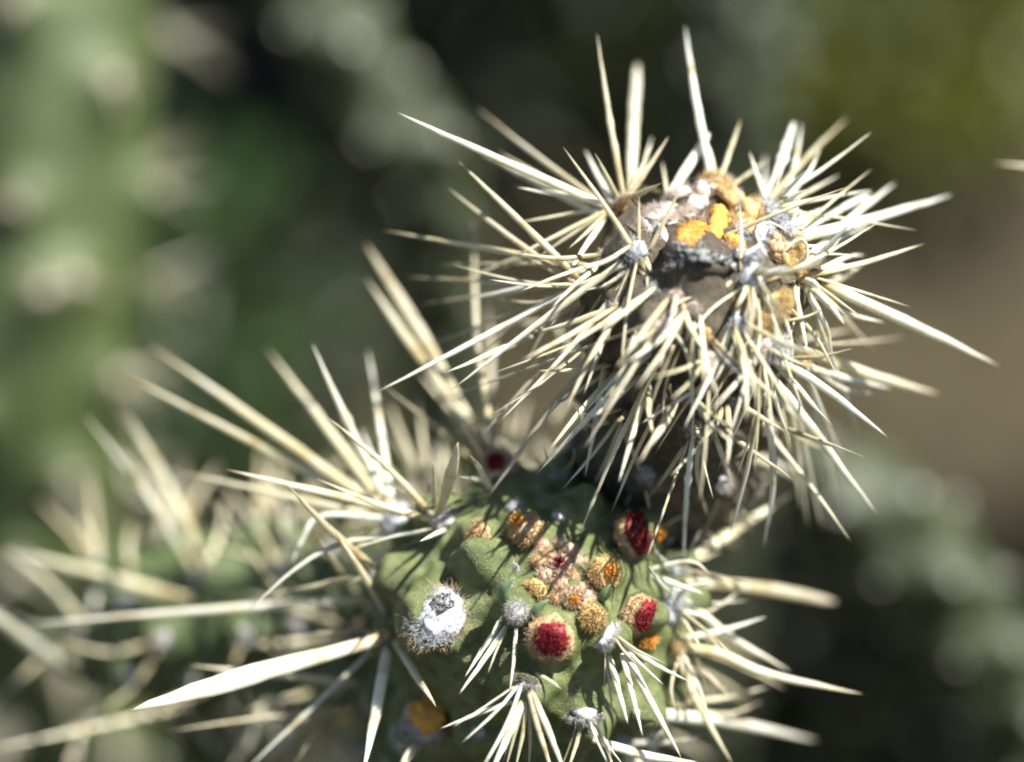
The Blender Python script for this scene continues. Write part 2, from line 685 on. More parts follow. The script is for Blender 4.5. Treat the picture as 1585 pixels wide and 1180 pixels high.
        for i, p in enumerate(line):
            t = i / (rings - 1)
            d = (line[min(i + 1, rings - 1)] - line[max(i - 1, 0)]).normalized()
            X = d.cross(view)
            if X.length < 1e-3:
                X = perp(d)[0]
            X.normalize()
            Y = d.cross(X)
            r = w * .5 * float(np.interp(t, prof_t, prof_r)) * rnd.uniform(.97, 1.03)
            for b in bead_at:
                r += w * .24 * math.exp(-((t - b) / .022) ** 2)
            for s in range(sides):
                a = 2 * math.pi * (s + .5) / sides
                V.append(p + X * (math.cos(a) * r) + Y * (math.sin(a) * r * flat))
                T.append(t)
        Fc = []
        for k in range(rings - 1):
            for s in range(sides):
                s2 = (s + 1) % sides
                Fc.append((k * sides + s, k * sides + s2, (k + 1) * sides + s2, (k + 1) * sides + s))
        Fc.append(tuple(reversed(range(sides))))
        Fc.append(tuple(range((rings - 1) * sides, rings * sides)))
        # local frame: origin at the base, z towards the tip
        q = Vector((0, 0, 1)).rotation_difference(ax)
        M = q.to_matrix().inverted()
        loc = [tuple(M @ (v - pts[0])) for v in V]
        me = bpy.data.meshes.new('spine')
        me.from_pydata(loc, [], Fc)
        me.polygons.foreach_set('use_smooth', [True] * len(me.polygons))
        a = me.attributes.new('t', 'FLOAT', 'POINT')
        a.data.foreach_set('value', T)
        me.materials.append(SP[kind])
        o = bpy.data.objects.new('spine', me)
        o.rotation_mode = 'QUATERNION'
        o.rotation_quaternion = q
        o.parent = par
        o.location = pts[0] - wpos(par)
        col.objects.link(o)
        return o

    def traced(self, px_pts, w, zt, kind='p', zb=None, flat=.62, beads=0, taper=None):
        """px_pts from base to tip in photo pixels; zt depth (cm) of the tip"""
        bx, by = px_pts[0]
        p, nn = self.hit(bx, by) if zb is None else (None, None)
        start = None
        if p is None:
            q = P(bx, by, zb) if zb is not None else None
            if q is None:
                p, nn = self.surf(bx, by)
                start = p
            else:
                s, nn = self.near(q)
                start = s
                p = q
        zb_ = depth_of(p)
        lens = [0.0]
        for i in range(1, len(px_pts)):
            lens.append(lens[-1] + math.dist(px_pts[i], px_pts[i - 1]))
        pts = [P(x, y, zb_ + (zt - zb_) * l / lens[-1]) for (x, y), l in zip(px_pts, lens)]
        if start is not None:
            if (start - pts[0]).length > .0015 and len(pts) < 4:
                pts = [start.copy(), start.lerp(pts[-1], .5), pts[-1]]
            else:
                pts[0] = start.copy()
        d = (pts[1] - pts[0]).normalized()
        pts[0] = pts[0] - d * .0005
        # the blur of a far spine widens it in the photo; keep its real width
        zmid = (zb_ + zt) / 2
        blur = .015 * abs(zmid) / (D * 100 + abs(zmid)) / PX
        wr = max(w * .45, w - .6 * blur)
        s = (D - zmid * .01) / D
        return self.spine(pts, wr * PX * s, kind, flat, beads, taper)

    def random_spines(self, p, n, count, lo, hi, w, kinds='pyn', spread=.75):
        for _ in range(count):
            x, y = perp(n)
            a = self.rnd.uniform(0, 2 * math.pi)
            d = (n + (x * math.cos(a) + y * math.sin(a)) * self.rnd.uniform(.25, 1) * spread * 1.5).normalized()
            L = self.rnd.uniform(lo, hi)
            mid = p + d * L * .5 + (x * math.cos(a) + y * math.sin(a)) * L * self.rnd.uniform(-.03, .03)
            self.spine([p + (x * math.cos(a) + y * math.sin(a)) * .0008, mid, p + d * L], w * self.rnd.uniform(.7, 1.2), self.rnd.choice(kinds))


def dome_mesh(p, n, r, h, rnd, rings=5, sides=14, rough=.14):
    x, y = perp(n)
    V = [p + n * h]
    for i in range(1, rings + 1):
        t = i / rings * math.pi / 2
        for s in range(sides):
            a = 2 * math.pi * s / sides
            k = 1 + rnd.uniform(-rough, rough)
            V.append(p + (x * math.cos(a) + y * math.sin(a)) * (r * math.sin(t) * k) + n * (h * math.cos(t) * k - (r * .35 if i == rings else 0)))
    Fc = [(0, 1 + s, 1 + (s + 1) % sides) for s in range(sides)]
    for i in range(rings - 1):
        for s in range(sides):
            s2 = (s + 1) % sides
            Fc.append((1 + i * sides + s, 1 + (i + 1) * sides + s, 1 + (i + 1) * sides + s2, 1 + i * sides + s2))
    Fc.append(tuple(1 + (rings - 1) * sides + s for s in reversed(range(sides))))
    return [tuple(v) for v in V], Fc


def hair_mesh(p, n, r, h, count, length, rnd, thick=.000035, lean=.8, curl=.5, rmin=0.0, rmax=1.05, seg=4):
    """a tuft of fine hairs rooted on a dome of radius r and height h"""
    x, y = perp(n)
    V, Fc = [], []
    for _ in range(count):
        a = rnd.uniform(0, 2 * math.pi)
        q = math.sqrt(rnd.uniform(rmin ** 2, rmax ** 2))
        rad = x * math.cos(a) + y * math.sin(a)
        root = p + rad * (r * q) + n * (h * math.sqrt(max(0, 1 - min(q, 1) ** 2)) - r * .15)
        d = (n * (1.1 - .6 * q) + rad * (q * lean) + Vector((rnd.gauss(0, 1), rnd.gauss(0, 1), rnd.gauss(0, 1))) * .35).normalized()
        bend = Vector((rnd.gauss(0, 1), rnd.gauss(0, 1), rnd.gauss(0, 1))) * curl
        L = length * rnd.uniform(.5, 1.25)
        pts = []
        pos = root.copy()
        dd = d.copy()
        for k in range(seg):
            pts.append(pos.copy())
            pos = pos + dd * (L / (seg - 1))
            dd = (dd + bend * .35).normalized()
        th = thick * rnd.uniform(.7, 1.5)
        off = len(V)
        u, v = perp(d)
        for k, q_ in enumerate(pts):
            rr = th * (1 - .75 * k / (seg - 1))
            for s in range(3):
                an = 2.0944 * s
                V.append(tuple(q_ + (u * math.cos(an) + v * math.sin(an)) * rr))
        for k in range(seg - 1):
            for s in range(3):
                s2 = (s + 1) % 3
                Fc.append((off + k * 3 + s, off + k * 3 + s2, off + (k + 1) * 3 + s2, off + (k + 1) * 3 + s))
    return V, Fc


def cam_dir(x, y, z):
    return (R_ * x + U_ * y + B_ * z).normalized()


DOWN = Vector((0, 0, -1))


def to_ground(pts, drift=(0, 0)):
    """carry a stem on from its last point down into the soil"""
    p = pts[-1]
    d = Vector((drift[0], drift[1], 0))
    return pts + [p + DOWN * (p.z * .5) + d * .6, Vector((p.x + d.x, p.y + d.y, -.015))]


# ================================================================== UPPER TIP
tip = P(1085, 372, 0.55)
ax = cam_dir(.04, .78, .62)
upath = to_ground([tip, tip - ax * .02, tip - ax * .036 - R_ * .002, tip - ax * .062 - R_ * .011 - B_ * .012, tip - ax * .11 - R_ * .020 - B_ * .03])
U_TUB = [(945, 292, 34, 34), (982, 388, 36, 40), (1165, 432, 36, 40), (1020, 512, 36, 40), (1182, 545, 36, 40),
         (1246, 428, 32, 34), (932, 522, 34, 36), (890, 452, 30, 30), (1108, 275, 34, 40), (1200, 385, 30, 34),
         (1048, 300, 28, 26), (1205, 300, 30, 32), (1100, 560, 34, 36), (968, 640, 34, 36), (1075, 665, 34, 36),
         (1190, 660, 34, 36), (1250, 560, 32, 34), (1000, 735, 32, 34), (1120, 750, 32, 34)]
US = Stem('cholla_stem', 'cream spined cholla stem tip with amber scar and grey crust on top', upath, .0130, .0062, SKIN_DRY,
          U_TUB, fine=.075, seed=3, spacing=.0085, neck=.72)

for (x, y, r, wl_) in [(945, 292, 22, 'pink'), (982, 388, 24, 'white'), (1165, 432, 27, 'white'), (1022, 512, 24, 'pink'),
                      (1182, 545, 22, 'pink'), (1246, 428, 20, 'yellow'), (932, 522, 17, 'brown'), (890, 452, 15, 'pink'),
                      (1108, 272, 27, 'yellow'), (1200, 385, 24, 'tan'), (1048, 300, 27, 'pink'), (1205, 300, 18, 'white'),
                      (1100, 560, 17, 'pink'), (968, 640, 16, 'brown'), (1075, 665, 16, 'pink'), (1190, 660, 18, 'pink'),
                      (1250, 560, 18, 'yellow'), (1000, 735, 14, 'grey'), (1120, 750, 14, 'grey')]:
    p, n = US.surf(x, y)
    n = (n + US.smooth_normal(p)).normalized()
    US.areole(p, n, r * PX, wl_, hairs=130, hair_len=.0013)
for (x, y, r, wl_) in [(1160, 330, 24, 'yellow'), (1180, 362, 20, 'white'), (1222, 345, 22, 'white'), (1225, 405, 20, 'yellow'), (1138, 396, 14, 'white'),
                       (1010, 332, 20, 'pink'), (1025, 365, 17, 'white'), (1000, 352, 14, 'pink'), (962, 322, 14, 'brown'), (1075, 318, 18, 'pink'),
                       (1210, 470, 20, 'yellow'), (1150, 472, 17, 'yellow'), (1178, 500, 17, 'yellow'), (1206, 540, 17, 'white'), (1165, 395, 16, 'white'),
                       (1240, 375, 18, 'yellow'), (1060, 335, 14, 'pink'), (1122, 300, 28, 'yellow'), (1140, 322, 26, 'white'), (1112, 280, 24, 'yellow'), (1130, 345, 18, 'yellow'), (1125, 392, 12, 'tan'), (1150, 365, 16, 'white'), (1195, 330, 20, 'white'), (1090, 300, 18, 'pink'), (1035, 345, 14, 'pink')]:
    p, n = US.surf(x, y)
    US.areole(p, (n + US.smooth_normal(p)).normalized(), r * 1.2 * PX, wl_, hairs=320, hair_len=.0017, part='wool_tuft', dome=.5)
hidden = [t for t in US.tub if not t[3]]
for (c, w, h, _) in hidden:
    p, n = US.near(Vector(c) + US.smooth_normal(c) * .004)
    n = US.smooth_normal(p)
    if n.dot(B_) > .35:
        continue
    US.areole(p, n, .0014, 'pink', hairs=50, hair_len=.001)

USP = [
    ([(1050, 505), (1035, 560), (1015, 610)], 10, .9, 'p', {}),
    ([(1060, 500), (1080, 545), (1090, 600)], 9, 1.0, 'y', {}),
    ([(1010, 505), (975, 560), (930, 610)], 10, .7, 'y', {}),
    ([(1015, 505), (1050, 470), (1090, 455)], 8, 1.2, 'y', {}),
    ([(1030, 500), (1060, 540), (1070, 600)], 10, 1.1, 'p', {}),
    ([(990, 395), (1015, 430), (1040, 480)], 9, 1.1, 'y', {}),
    ([(975, 415), (940, 440), (905, 450)], 10, .7, 'p', {}),
    ([(975, 420), (950, 480), (920, 560)], 10, .6, 'p', {}),
    ([(965, 412), (900, 440), (830, 480)], 10, .3, 'p', {}),
    ([(1150, 445), (1100, 480), (1060, 530)], 10, 1.4, 'p', {}),
    ([(1160, 455), (1140, 520), (1095, 610)], 11, 1.4, 'p', {}),
    ([(1172, 460), (1175, 520), (1160, 600)], 11, 1.4, 'p', {}),
    ([(1180, 455), (1200, 500), (1225, 560)], 10, 1.2, 'p', {}),
    ([(940, 300), (880, 320), (800, 290)], 10, -.2, 'p', {}),
    ([(935, 305), (870, 350), (790, 400)], 9, -.2, 'y', {}),
    ([(900, 452), (850, 470), (760, 520)], 9, -.2, 'p', {}),
    ([(1245, 440), (1300, 480), (1370, 500)], 11, -.6, 'p', {}),
    ([(1250, 430), (1290, 410), (1330, 420)], 12, -.4, 'p', {}),
    ([(1230, 360), (1290, 350), (1350, 335)], 10, -.8, 'g', {}),
    ([(1215, 320), (1250, 270), (1270, 230)], 11, -1.0, 'g', {}),
    ([(1185, 550), (1200, 620), (1225, 690)], 11, .5, 'p', {}),
    ([(1190, 550), (1240, 610), (1290, 660)], 11, .3, 'p', {}),
    ([(902, 271), (614, 174)], 14, .2, 'p', {}),
    ([(885, 257), (810, 205), (738, 167)], 14, -2.2, 'n', {}),
    ([(831, 315), (743, 234)], 20, -2.2, 'p', {}),
    ([(872, 301), (770, 232)], 11, -.9, 'n', {}),
    ([(862, 400), (790, 320), (708, 249)], 12, -.2, 'y', {}),
    ([(780, 378), (692, 290)], 11, -.8, 'n', {}),
    ([(807, 337), (700, 345), (590, 356)], 12, -1.0, 'y', {}),
    ([(936, 257), (928, 150), (924, 52)], 12, -.7, 'n', {'beads': 2}),
    ([(990, 244), (987, 100)], 24, -2.9, 'p', {'taper': 'even'}),
    ([(1100, 240), (1085, 140), (1060, 40)], 17, -1.4, 'g', {}),
    ([(967, 267), (1035, 212)], 11, -.4, 'n', {}),
    ([(1001, 420), (943, 332), (872, 228)], 12, .8, 'y', {}),
    ([(946, 295), (921, 237)], 9, .2, 'y', {}),
    ([(1028, 290), (1097, 207)], 20, -.9, 'g', {'taper': 'even'}),
    ([(942, 330), (875, 430)], 11, .5, 'g', {}),
    ([(989, 372), (989, 303)], 9, .9, 'y', {}),
    ([(1007, 384), (1054, 290)], 11, .8, 'n', {}),
    ([(963, 305), (1024, 284)], 11, .2, 'y', {}),
    ([(800, 340), (677, 410)], 8, -1.2, 'n', {}),
    ([(815, 405), (648, 472)], 9, -1.5, 'n', {}),
    ([(885, 407), (800, 432), (719, 465)], 9, -.6, 'g', {}),
    ([(740, 431), (626, 429)], 9, -1.4, 'n', {}),
    ([(862, 444), (725, 526), (580, 609)], 11, .0, 'p', {}),
    ([(851, 471), (690, 577)], 13, .3, 'p', {}),
    ([(960, 408), (830, 505), (699, 604)], 14, .3, 'p', {}),
    ([(977, 424), (870, 550), (768, 658)], 12, .4, 'p', {}),
    ([(760, 455), (650, 539)], 7, -1.6, 'n', {}),
    ([(900, 440), (850, 441)], 9, .6, 'y', {}),
    ([(997, 505), (850, 560), (700, 612)], 7, -.8, 'n', {}),
    ([(905, 475), (845, 560), (745, 676)], 9, -.3, 'n', {'beads': 1}),
    ([(858, 580), (821, 661)], 6, -.4, 'n', {}),
    ([(933, 546), (868, 614), (753, 773)], 10, -.3, 'n', {'beads': 3}),
    ([(1012, 532), (930, 630), (829, 736)], 15, .6, 'p', {}),
    ([(1128, 440), (1060, 495), (985, 572)], 13, 1.2, 'p', {}),
    ([(1000, 529), (899, 644)], 11, .7, 'p', {}),
    ([(936, 563), (922, 650), (905, 739)], 11, .2, 'p', {}),
    ([(1002, 435), (1003, 540), (1010, 644)], 10, 1.0, 'p', {}),
    ([(1002, 590), (950, 700), (897, 826)], 10, .1, 'y', {'beads': 2}),
    ([(1035, 600), (985, 700), (947, 792)], 9, .0, 'y', {'beads': 1}),
    ([(966, 672), (990, 730), (1010, 815)], 9, -.6, 'n', {'beads': 1}),
    ([(1149, 567), (1070, 610), (989, 658)], 12, 1.0, 'p', {}),
    ([(1130, 540), (1061, 628), (1013, 704)], 9, .7, 'y', {}),
    ([(1153, 452), (1110, 560), (1057, 666)], 16, 1.4, 'p', {}),
    ([(1067, 533), (1073, 620), (1072, 708)], 10, .7, 'p', {}),
    ([(1156, 530), (1120, 590), (1090, 643)], 8, .9, 'y', {}),
    ([(1183, 468), (1160, 570), (1126, 688)], 14, 1.4, 'p', {}),
    ([(1188, 462), (1208, 533), (1246, 643)], 11, 1.0, 'p', {}),
    ([(1229, 441), (1242, 500), (1250, 548)], 12, .9, 'p', {}),
    ([(1145, 449), (1076, 491), (1008, 548)], 9, 1.1, 'n', {}),
    ([(1175, 533), (1205, 548), (1235, 562), (1267, 569)], 12, 1.2, 'n', {}),
    ([(1210, 498), (1250, 490), (1290, 470)], 8, .8, 'n', {}),
    ([(1229, 555), (1275, 552), (1318, 540)], 9, .4, 'n', {}),
    ([(1272, 438), (1400, 500), (1547, 567)], 20, -.9, 'p', {}),
    ([(1290, 540), (1456, 611)], 22, -2.0, 'y', {}),
    ([(1270, 584), (1381, 602)], 14, -1.2, 'g', {}),
    ([(1196, 560), (1252, 586), (1374, 677)], 16, .1, 'g', {}),
    ([(1198, 588), (1248, 651), (1358, 798)], 17, -.5, 'g', {}),
    ([(1221, 582), (1267, 634)], 9, .3, 'p', {}),
    ([(1280, 450), (1355, 544)], 14, -1.9, 'y', {}),
    ([(1280, 512), (1404, 521)], 9, -2.2, 'n', {}),
    ([(1270, 480), (1336, 693)], 11, -1.6, 'p', {}),
    ([(1270, 565), (1294, 780)], 13, -2.6, 'p', {}),
    ([(1240, 600), (1273, 822)], 13, -2.2, 'p', {}),
    ([(1225, 605), (1250, 815)], 13, -1.8, 'p', {}),
    ([(1186, 560), (1160, 720), (1129, 831)], 11, -.2, 'p', {}),
    ([(1183, 610), (1196, 735), (1182, 850)], 12, -.7, 'g', {'beads': 1}),
    ([(1203, 605), (1225, 708)], 10, -.8, 'y', {}),
    ([(1080, 640), (1150, 690), (1229, 744)], 11, .2, 'n', {}),
    ([(1072, 680), (1064, 770), (1058, 868)], 10, -.7, 'g', {'beads': 1}),
    ([(1100, 660), (1111, 689), (1137, 761)], 10, -.6, 'p', {}),
    ([(1262, 350), (1343, 329), (1473, 302)], 20, -1.6, 'g', {}),
    ([(1262, 384), (1387, 283)], 17, -1.8, 'g', {}),
    ([(1240, 352), (1295, 325), (1347, 300)], 16, -1.3, 'g', {'taper': 'even'}),
    ([(1118, 367), (1210, 330), (1313, 289)], 9, .6, 'n', {}),
    ([(1250, 350), (1320, 290), (1349, 262)], 7, -.6, 'n', {}),
    ([(1240, 430), (1340, 405), (1431, 377)], 11, -.2, 'y', {}),
    ([(1191, 434), (1280, 390), (1360, 344)], 10, .3, 'y', {}),
    ([(1190, 290), (1229, 226), (1313, 182)], 15, -2.4, 'n', {}),
    ([(1187, 293), (1229, 190)], 18, -1.7, 'g', {'taper': 'even', 'beads': 2}),
    ([(1217, 335), (1230, 260), (1241, 190)], 13, -1.8, 'g', {}),
    ([(1126, 255), (1147, 184)], 12, -1.2, 'n', {}),
    ([(1145, 275), (1193, 243)], 10, -1.5, 'n', {}),
    ([(1147, 415), (1148, 360), (1145, 314)], 10, .9, 'y', {}),
    ([(1280, 455), (1319, 424)], 15, -1.8, 'p', {}),
    ([(1222, 345), (1280, 320)], 15, -.9, 'g', {}),
    # short and secondary ones filling the clusters
    ([(978, 430), (975, 470), (955, 520)], 9, .4, 'y', {}),
    ([(968, 420), (925, 470), (880, 545)], 9, .1, 'n', {}),
    ([(985, 410), (1020, 440), (1050, 395)], 12, 1.1, 'y', {}),
    ([(1000, 400), (1015, 450), (1022, 505)], 12, 1.0, 'y', {}),
    ([(1160, 455), (1120, 530), (1100, 590)], 9, 1.2, 'n', {}),
    ([(1165, 460), (1140, 530), (1112, 575)], 8, 1.2, 'y', {}),
    ([(1040, 540), (1020, 590), (1005, 640)], 12, .9, 'y', {}),
    ([(1050, 545), (1030, 600), (1025, 660)], 9, .8, 'n', {}),
    ([(1040, 525), (1000, 600), (965, 690)], 9, .7, 'n', {}),
    ([(1180, 560), (1150, 640), (1110, 730)], 10, .5, 'y', {}),
    ([(1175, 570), (1165, 660), (1140, 740)], 9, .3, 'n', {}),
    ([(1205, 470), (1225, 530), (1222, 600)], 10, .8, 'p', {}),
    ([(1215, 470), (1262, 520), (1300, 590)], 10, .4, 'y', {}),
    ([(1240, 440), (1275, 500), (1290, 560)], 12, -.2, 'p', {}),
    ([(1235, 445), (1230, 500), (1205, 540)], 10, .8, 'y', {}),
    ([(1185, 395), (1170, 360), (1190, 345), (1230, 365)], 9, .7, 'p', {}),
    ([(1205, 395), (1240, 370), (1250, 400), (1225, 425)], 9, .6, 'p', {}),
    ([(1195, 385), (1225, 345), (1240, 300)], 9, .1, 'y', {}),
    ([(930, 520), (905, 560), (880, 620)], 8, .1, 'n', {}),
    ([(930, 520), (860, 540), (795, 590)], 7, -.4, 'n', {}),
    ([(925, 515), (960, 545), (1000, 560)], 8, .4, 'n', {}),
    ([(890, 450), (830, 470), (770, 462)], 8, -.5, 'n', {}),
    ([(890, 450), (800, 500), (735, 560)], 8, -.6, 'n', {}),
    ([(880, 440), (820, 400), (750, 380)], 8, -.8, 'n', {}),
    ([(890, 330), (800, 380), (700, 440)], 8, -1.0, 'y', {}),
    ([(900, 300), (840, 350), (770, 420)], 8, -.8, 'y', {}),
    ([(930, 290), (880, 330), (800, 345)], 8, -.4, 'y', {}),
    ([(940, 285), (900, 330), (830, 400)], 8, -.2, 'n', {}),
    ([(935, 300), (905, 360), (880, 385)], 8, .3, 'n', {}),
    ([(955, 280), (990, 250), (1010, 225)], 9, -.5, 'y', {}),
    ([(900, 440), (850, 500), (800, 590)], 8, -.3, 'n', {}),
    ([(968, 640), (945, 700), (915, 760)], 8, -.6, 'n', {}),
    ([(968, 640), (920, 660), (885, 640)], 7, -.7, 'n', {}),
    ([(1075, 665), (1040, 720), (1000, 775)], 8, -.5, 'n', {}),
    ([(1085, 670), (1080, 730), (1095, 800)], 9, -.7, 'y', {}),
    ([(1190, 665), (1225, 720), (1240, 790)], 10, -1.4, 'p', {}),
    ([(1185, 660), (1150, 700), (1090, 740)], 9, -.5, 'n', {}),
    ([(1195, 650), (1260, 690), (1290, 690)], 9, -1.0, 'n', {}),
    ([(1250, 560), (1300, 600), (1350, 610)], 11, -1.2, 'p', {}),
    ([(1250, 565), (1275, 640), (1310, 720)], 10, -1.3, 'p', {}),
    ([(1250, 430), (1310, 400), (1340, 395)], 10, -.8, 'p', {}),
    ([(1255, 400), (1310, 365), (1350, 350)], 11, -1.2, 'g', {}),
    ([(1110, 265), (1100, 235), (1075, 190)], 9, -.9, 'y', {}),
    ([(1200, 300), (1180, 265), (1160, 235)], 11, -.8, 'p', {}),
    ([(1215, 310), (1270, 275), (1300, 270)], 10, -1.4, 'p', {}),
    ([(980, 255), (1010, 210)], 10, -1.6, 'p', {}),
    ([(915, 260), (905, 232)], 14, -1.2, 'g', {}),
    ([(1010, 280), (1025, 250)], 9, -1.2, 'y', {}),
    ([(1100, 560), (1085, 600), (1050, 640)], 8, .6, 'y', {}),
    ([(1100, 560), (1110, 620), (1100, 690)], 9, .5, 'y', {}),
    ([(1120, 750), (1100, 800), (1080, 845)], 8, -1.2, 'n', {}),
    ([(1120, 750), (1150, 790), (1165, 830)], 9, -1.3, 'y', {}),
    ([(1000, 735), (975, 770), (960, 810)], 8, -1.2, 'n', {}),
]
for pts, w, zt, k, o in USP:
    US.traced(pts, w, zt, k, **o)
EXTRA = [(930, 402, 15, 'pink'), (952, 478, 15, 'pink'), (1000, 585, 15, 'pink'), (955, 572, 14, 'brown'), (1060, 612, 15, 'pink'), (1130, 625, 15, 'pink'),
         (1046, 462, 15, 'pink'), (1012, 450, 13, 'white'), (1075, 480, 14, 'pink'), (1142, 505, 16, 'white'), (1088, 520, 15, 'yellow'), ]
for (x, y, r, wl_) in EXTRA:
    p, n = US.surf(x, y)
    n = (n + US.smooth_normal(p)).normalized()
    US.areole(p, n, r * PX, wl_, hairs=110, hair_len=.0012)
    US.random_spines(p, (n + cam_dir((x - 1060) / 300, -.6, 0) * .6).normalized(), 4, .008, .017, .00072, 'yypn', .6)
# thin secondary spines crossing one another round each cluster
for (o_, p, n) in US.areoles[:16]:
    cnt = 3 if n.dot(U_) < .7 else 1
    US.random_spines(p, (n + cam_dir(-.1, -.5, -.2) * .5).normalized(), cnt, .008, .019, .00048, 'nnyp', .8)
for i in (2, 5, 9, 11):
    o_, p, n = US.areoles[i]
    US.random_spines(p, n, 6, .004, .010, .0008, 'pgpy', .9)
# the far side, out of sight from here
for (c, w, h, _) in hidden:
    n = US.smooth_normal(c)
    if n.dot(B_) < -.25:
        p, _n = US.near(Vector(c) + n * .004)
        US.random_spines(p, n, 1, .010, .018, .0009, 'pyg')


# the scar on top: amber tissue behind a ragged grey crust
def lump(stem, px_pts, r, mat, name, parent, lift=0.3, rough=.35, sides=12, n=16, squash=.8):
    pts = []
    for (x, y) in px_pts:
        p, nn = stem.surf(x, y)
        pts.append(p + nn * (r * PX * lift))
    line = catmull(pts, n)
    rnd = stem.rnd
    V = []
    for i, p in enumerate(line):
        d = (line[min(i + 1, n - 1)] - line[max(i - 1, 0)]).normalized()
        X, Y = perp(d)
        e = math.sqrt(max(.02, 1 - (2 * i / (n - 1) - 1) ** 4))
        for s in range(sides):
            a = 2 * math.pi * s / sides
            k = r * PX * e * (1 + rnd.uniform(-rough, rough))
            V.append(tuple(p + (X * math.cos(a) + Y * math.sin(a) * squash) * k))
    Fc = []
    for k in range(n - 1):
        for s in range(sides):
            s2 = (s + 1) % sides
            Fc.append((k * sides + s, k * sides + s2, (k + 1) * sides + s2, (k + 1) * sides + s))
    Fc.append(tuple(reversed(range(sides))))
    Fc.append(tuple(range((n - 1) * sides, n * sides)))
    return mesh_obj(name, V, Fc, mat, parent, pts[0], smooth=True)


p, n = US.surf(1088, 375)
scar = mesh_obj('scar', *dome_mesh(p - n * .001, n, 52 * PX, 10 * PX, US.rnd, rough=.1), WOOL['dark'], US.root, p)
scar['label'] = 'amber and grey-black scar on the flat top'
lump(US, [(1038, 396), (1058, 402), (1082, 398), (1108, 404), (1136, 414)], 8, CRUST, 'crust', scar, 1.0, .6, n=30, squash=.9)
lump(US, [(1050, 388), (1075, 404), (1100, 410)], 8, CRUST, 'crust', scar, 1.6, .6, n=20)
lump(US, [(1056, 388), (1074, 372), (1094, 362)], 22, AMBER, 'amber_tissue', scar, .4, .26, n=22, sides=20, squash=.9)
lump(US, [(1098, 374), (1112, 346), (1112, 316)], 13, WOOL['orange'], 'orange_tissue', scar, .2, .35, n=22, sides=18)
lump(US, [(1122, 366), (1140, 376), (1148, 388)], 9, WOOL['orange'], 'orange_tissue', scar, .2, .35, n=22, sides=18)
lump(US, [(1140, 335), (1155, 345), (1175, 362)], 11, WOOL['yellow'], 'pale_tissue', scar, .3, .5)
lump(US, [(1102, 300), (1118, 285), (1140, 300), (1150, 330)], 12, WOOL['yellow'], 'pale_tissue', scar, .3, .5)
lump(US, [(1020, 345), (1035, 320), (1062, 305)], 12, WOOL['pink'], 'pale_tissue', scar, .4, .45)
for (x, y, wl_, c) in [(1112, 300, 'tan', 160), (1040, 325, 'pink', 160), (1150, 350, 'yellow', 160), (1060, 396, 'white', 60), (1078, 352, 'tan', 60), (1130, 285, 'white', 120)]:
    p, n = US.surf(x, y)
    h = mesh_obj('wool', *hair_mesh(p, n, 26 * PX, 12 * PX, c, .0014, US.rnd), WOOL[wl_], scar, p)
    h['kind'] = 'stuff'

# ================================================================== LOWER TIP
tip = P(862, 878, 0.15)
ax = cam_dir(.13, .42, .89)
lpath = to_ground([tip, tip - ax * .015, tip - ax * .04, tip - ax * .065 + DOWN * .02])
L_TUB = [(672, 955, 58, 46), (690, 806, 44, 40), (800, 946, 34, 34), (818, 1058, 44, 44), (942, 988, 36, 36), (906, 1112, 44, 40),
         (568, 784, 46, 42), (668, 1110, 66, 60), (1050, 1000, 40, 40), (1046, 930, 40, 40), (1050, 880, 38, 38),
         (770, 722, 38, 34), (984, 828, 40, 36), (993, 955, 34, 36), (850, 990, 40, 40), (812, 816, 28, 26), (937, 886, 28, 22),
         (865, 876, 30, 12), (826, 916, 22, 14), (888, 926, 22, 14), (736, 830, 28, 28), (918, 960, 26, 26), (745, 872, 40, 40),
         (782, 898, 22, 20), (866, 735, 30, 30), (905, 785, 30, 30), (590, 1010, 36, 30), (960, 1150, 36, 34), (1010, 770, 34, 32),
         (870, 790, 22, 20), (740, 1130, 40, 34), (560, 900, 40, 34)]
L_TUB = [(a, b, c * (.9 if d > 29 else 1), d * (1.4 if d > 29 else 1.2)) for (a, b, c, d) in L_TUB]
LS = Stem('cholla_stem', 'green cholla stem tip crowned with dark red and orange bristle buds', lpath, .0178, .0150, SKIN_GREEN,
          L_TUB, fine=.07, seed=5, spacing=.0095, tub_h=.0050, tub_w=.0036)


def L_areole(x, y, r, wool, hairs=120, ln=.0012, dome=.5, wool2=None, label=None, up=.5):
    p, n = LS.surf(x, y)
    n = (n + LS.smooth_normal(p) * .6 + B_ * up).normalized()
    return LS.areole(p, n, r * PX, wool, hairs, ln, dome=dome, wool2=wool2, label=label)


L_areole(690, 806, 24, 'grey', 170, .0016)
L_areole(795, 788, 17, 'white', 110, .0012)
L_areole(800, 946, 20, 'grey', 150, .0012)
L_areole(818, 1056, 19, 'dark', 120, .0014, wool2='grey')
L_areole(942, 986, 27, 'grey', 220, .0014)
L_areole(906, 1108, 30, 'grey', 240, .0016)
L_areole(568, 790, 32, 'white', 200, .0014)
L_areole(578, 755, 22, 'grey', 130, .0014)
L_areole(1056, 1002, 22, 'yellow', 130, .0014)
L_areole(1046, 935, 30, 'white', 220, .0018)
L_areole(1050, 880, 22, 'white', 160, .0016)
L_areole(592, 985, 16, 'tan', 60, .001)
L_areole(866, 738, 16, 'grey', 120, .0012)
L_areole(800, 878, 8, 'white', 60, .001)
L_areole(786, 905, 7, 'white', 50, .0009)
L_areole(960, 1150, 18, 'white', 120, .0014)
L_areole(1010, 772, 14, 'grey', 80, .0012)
L_areole(865, 800, 13, 'grey', 90, .0012)
L_areole(740, 1135, 14, 'grey', 60, .001)

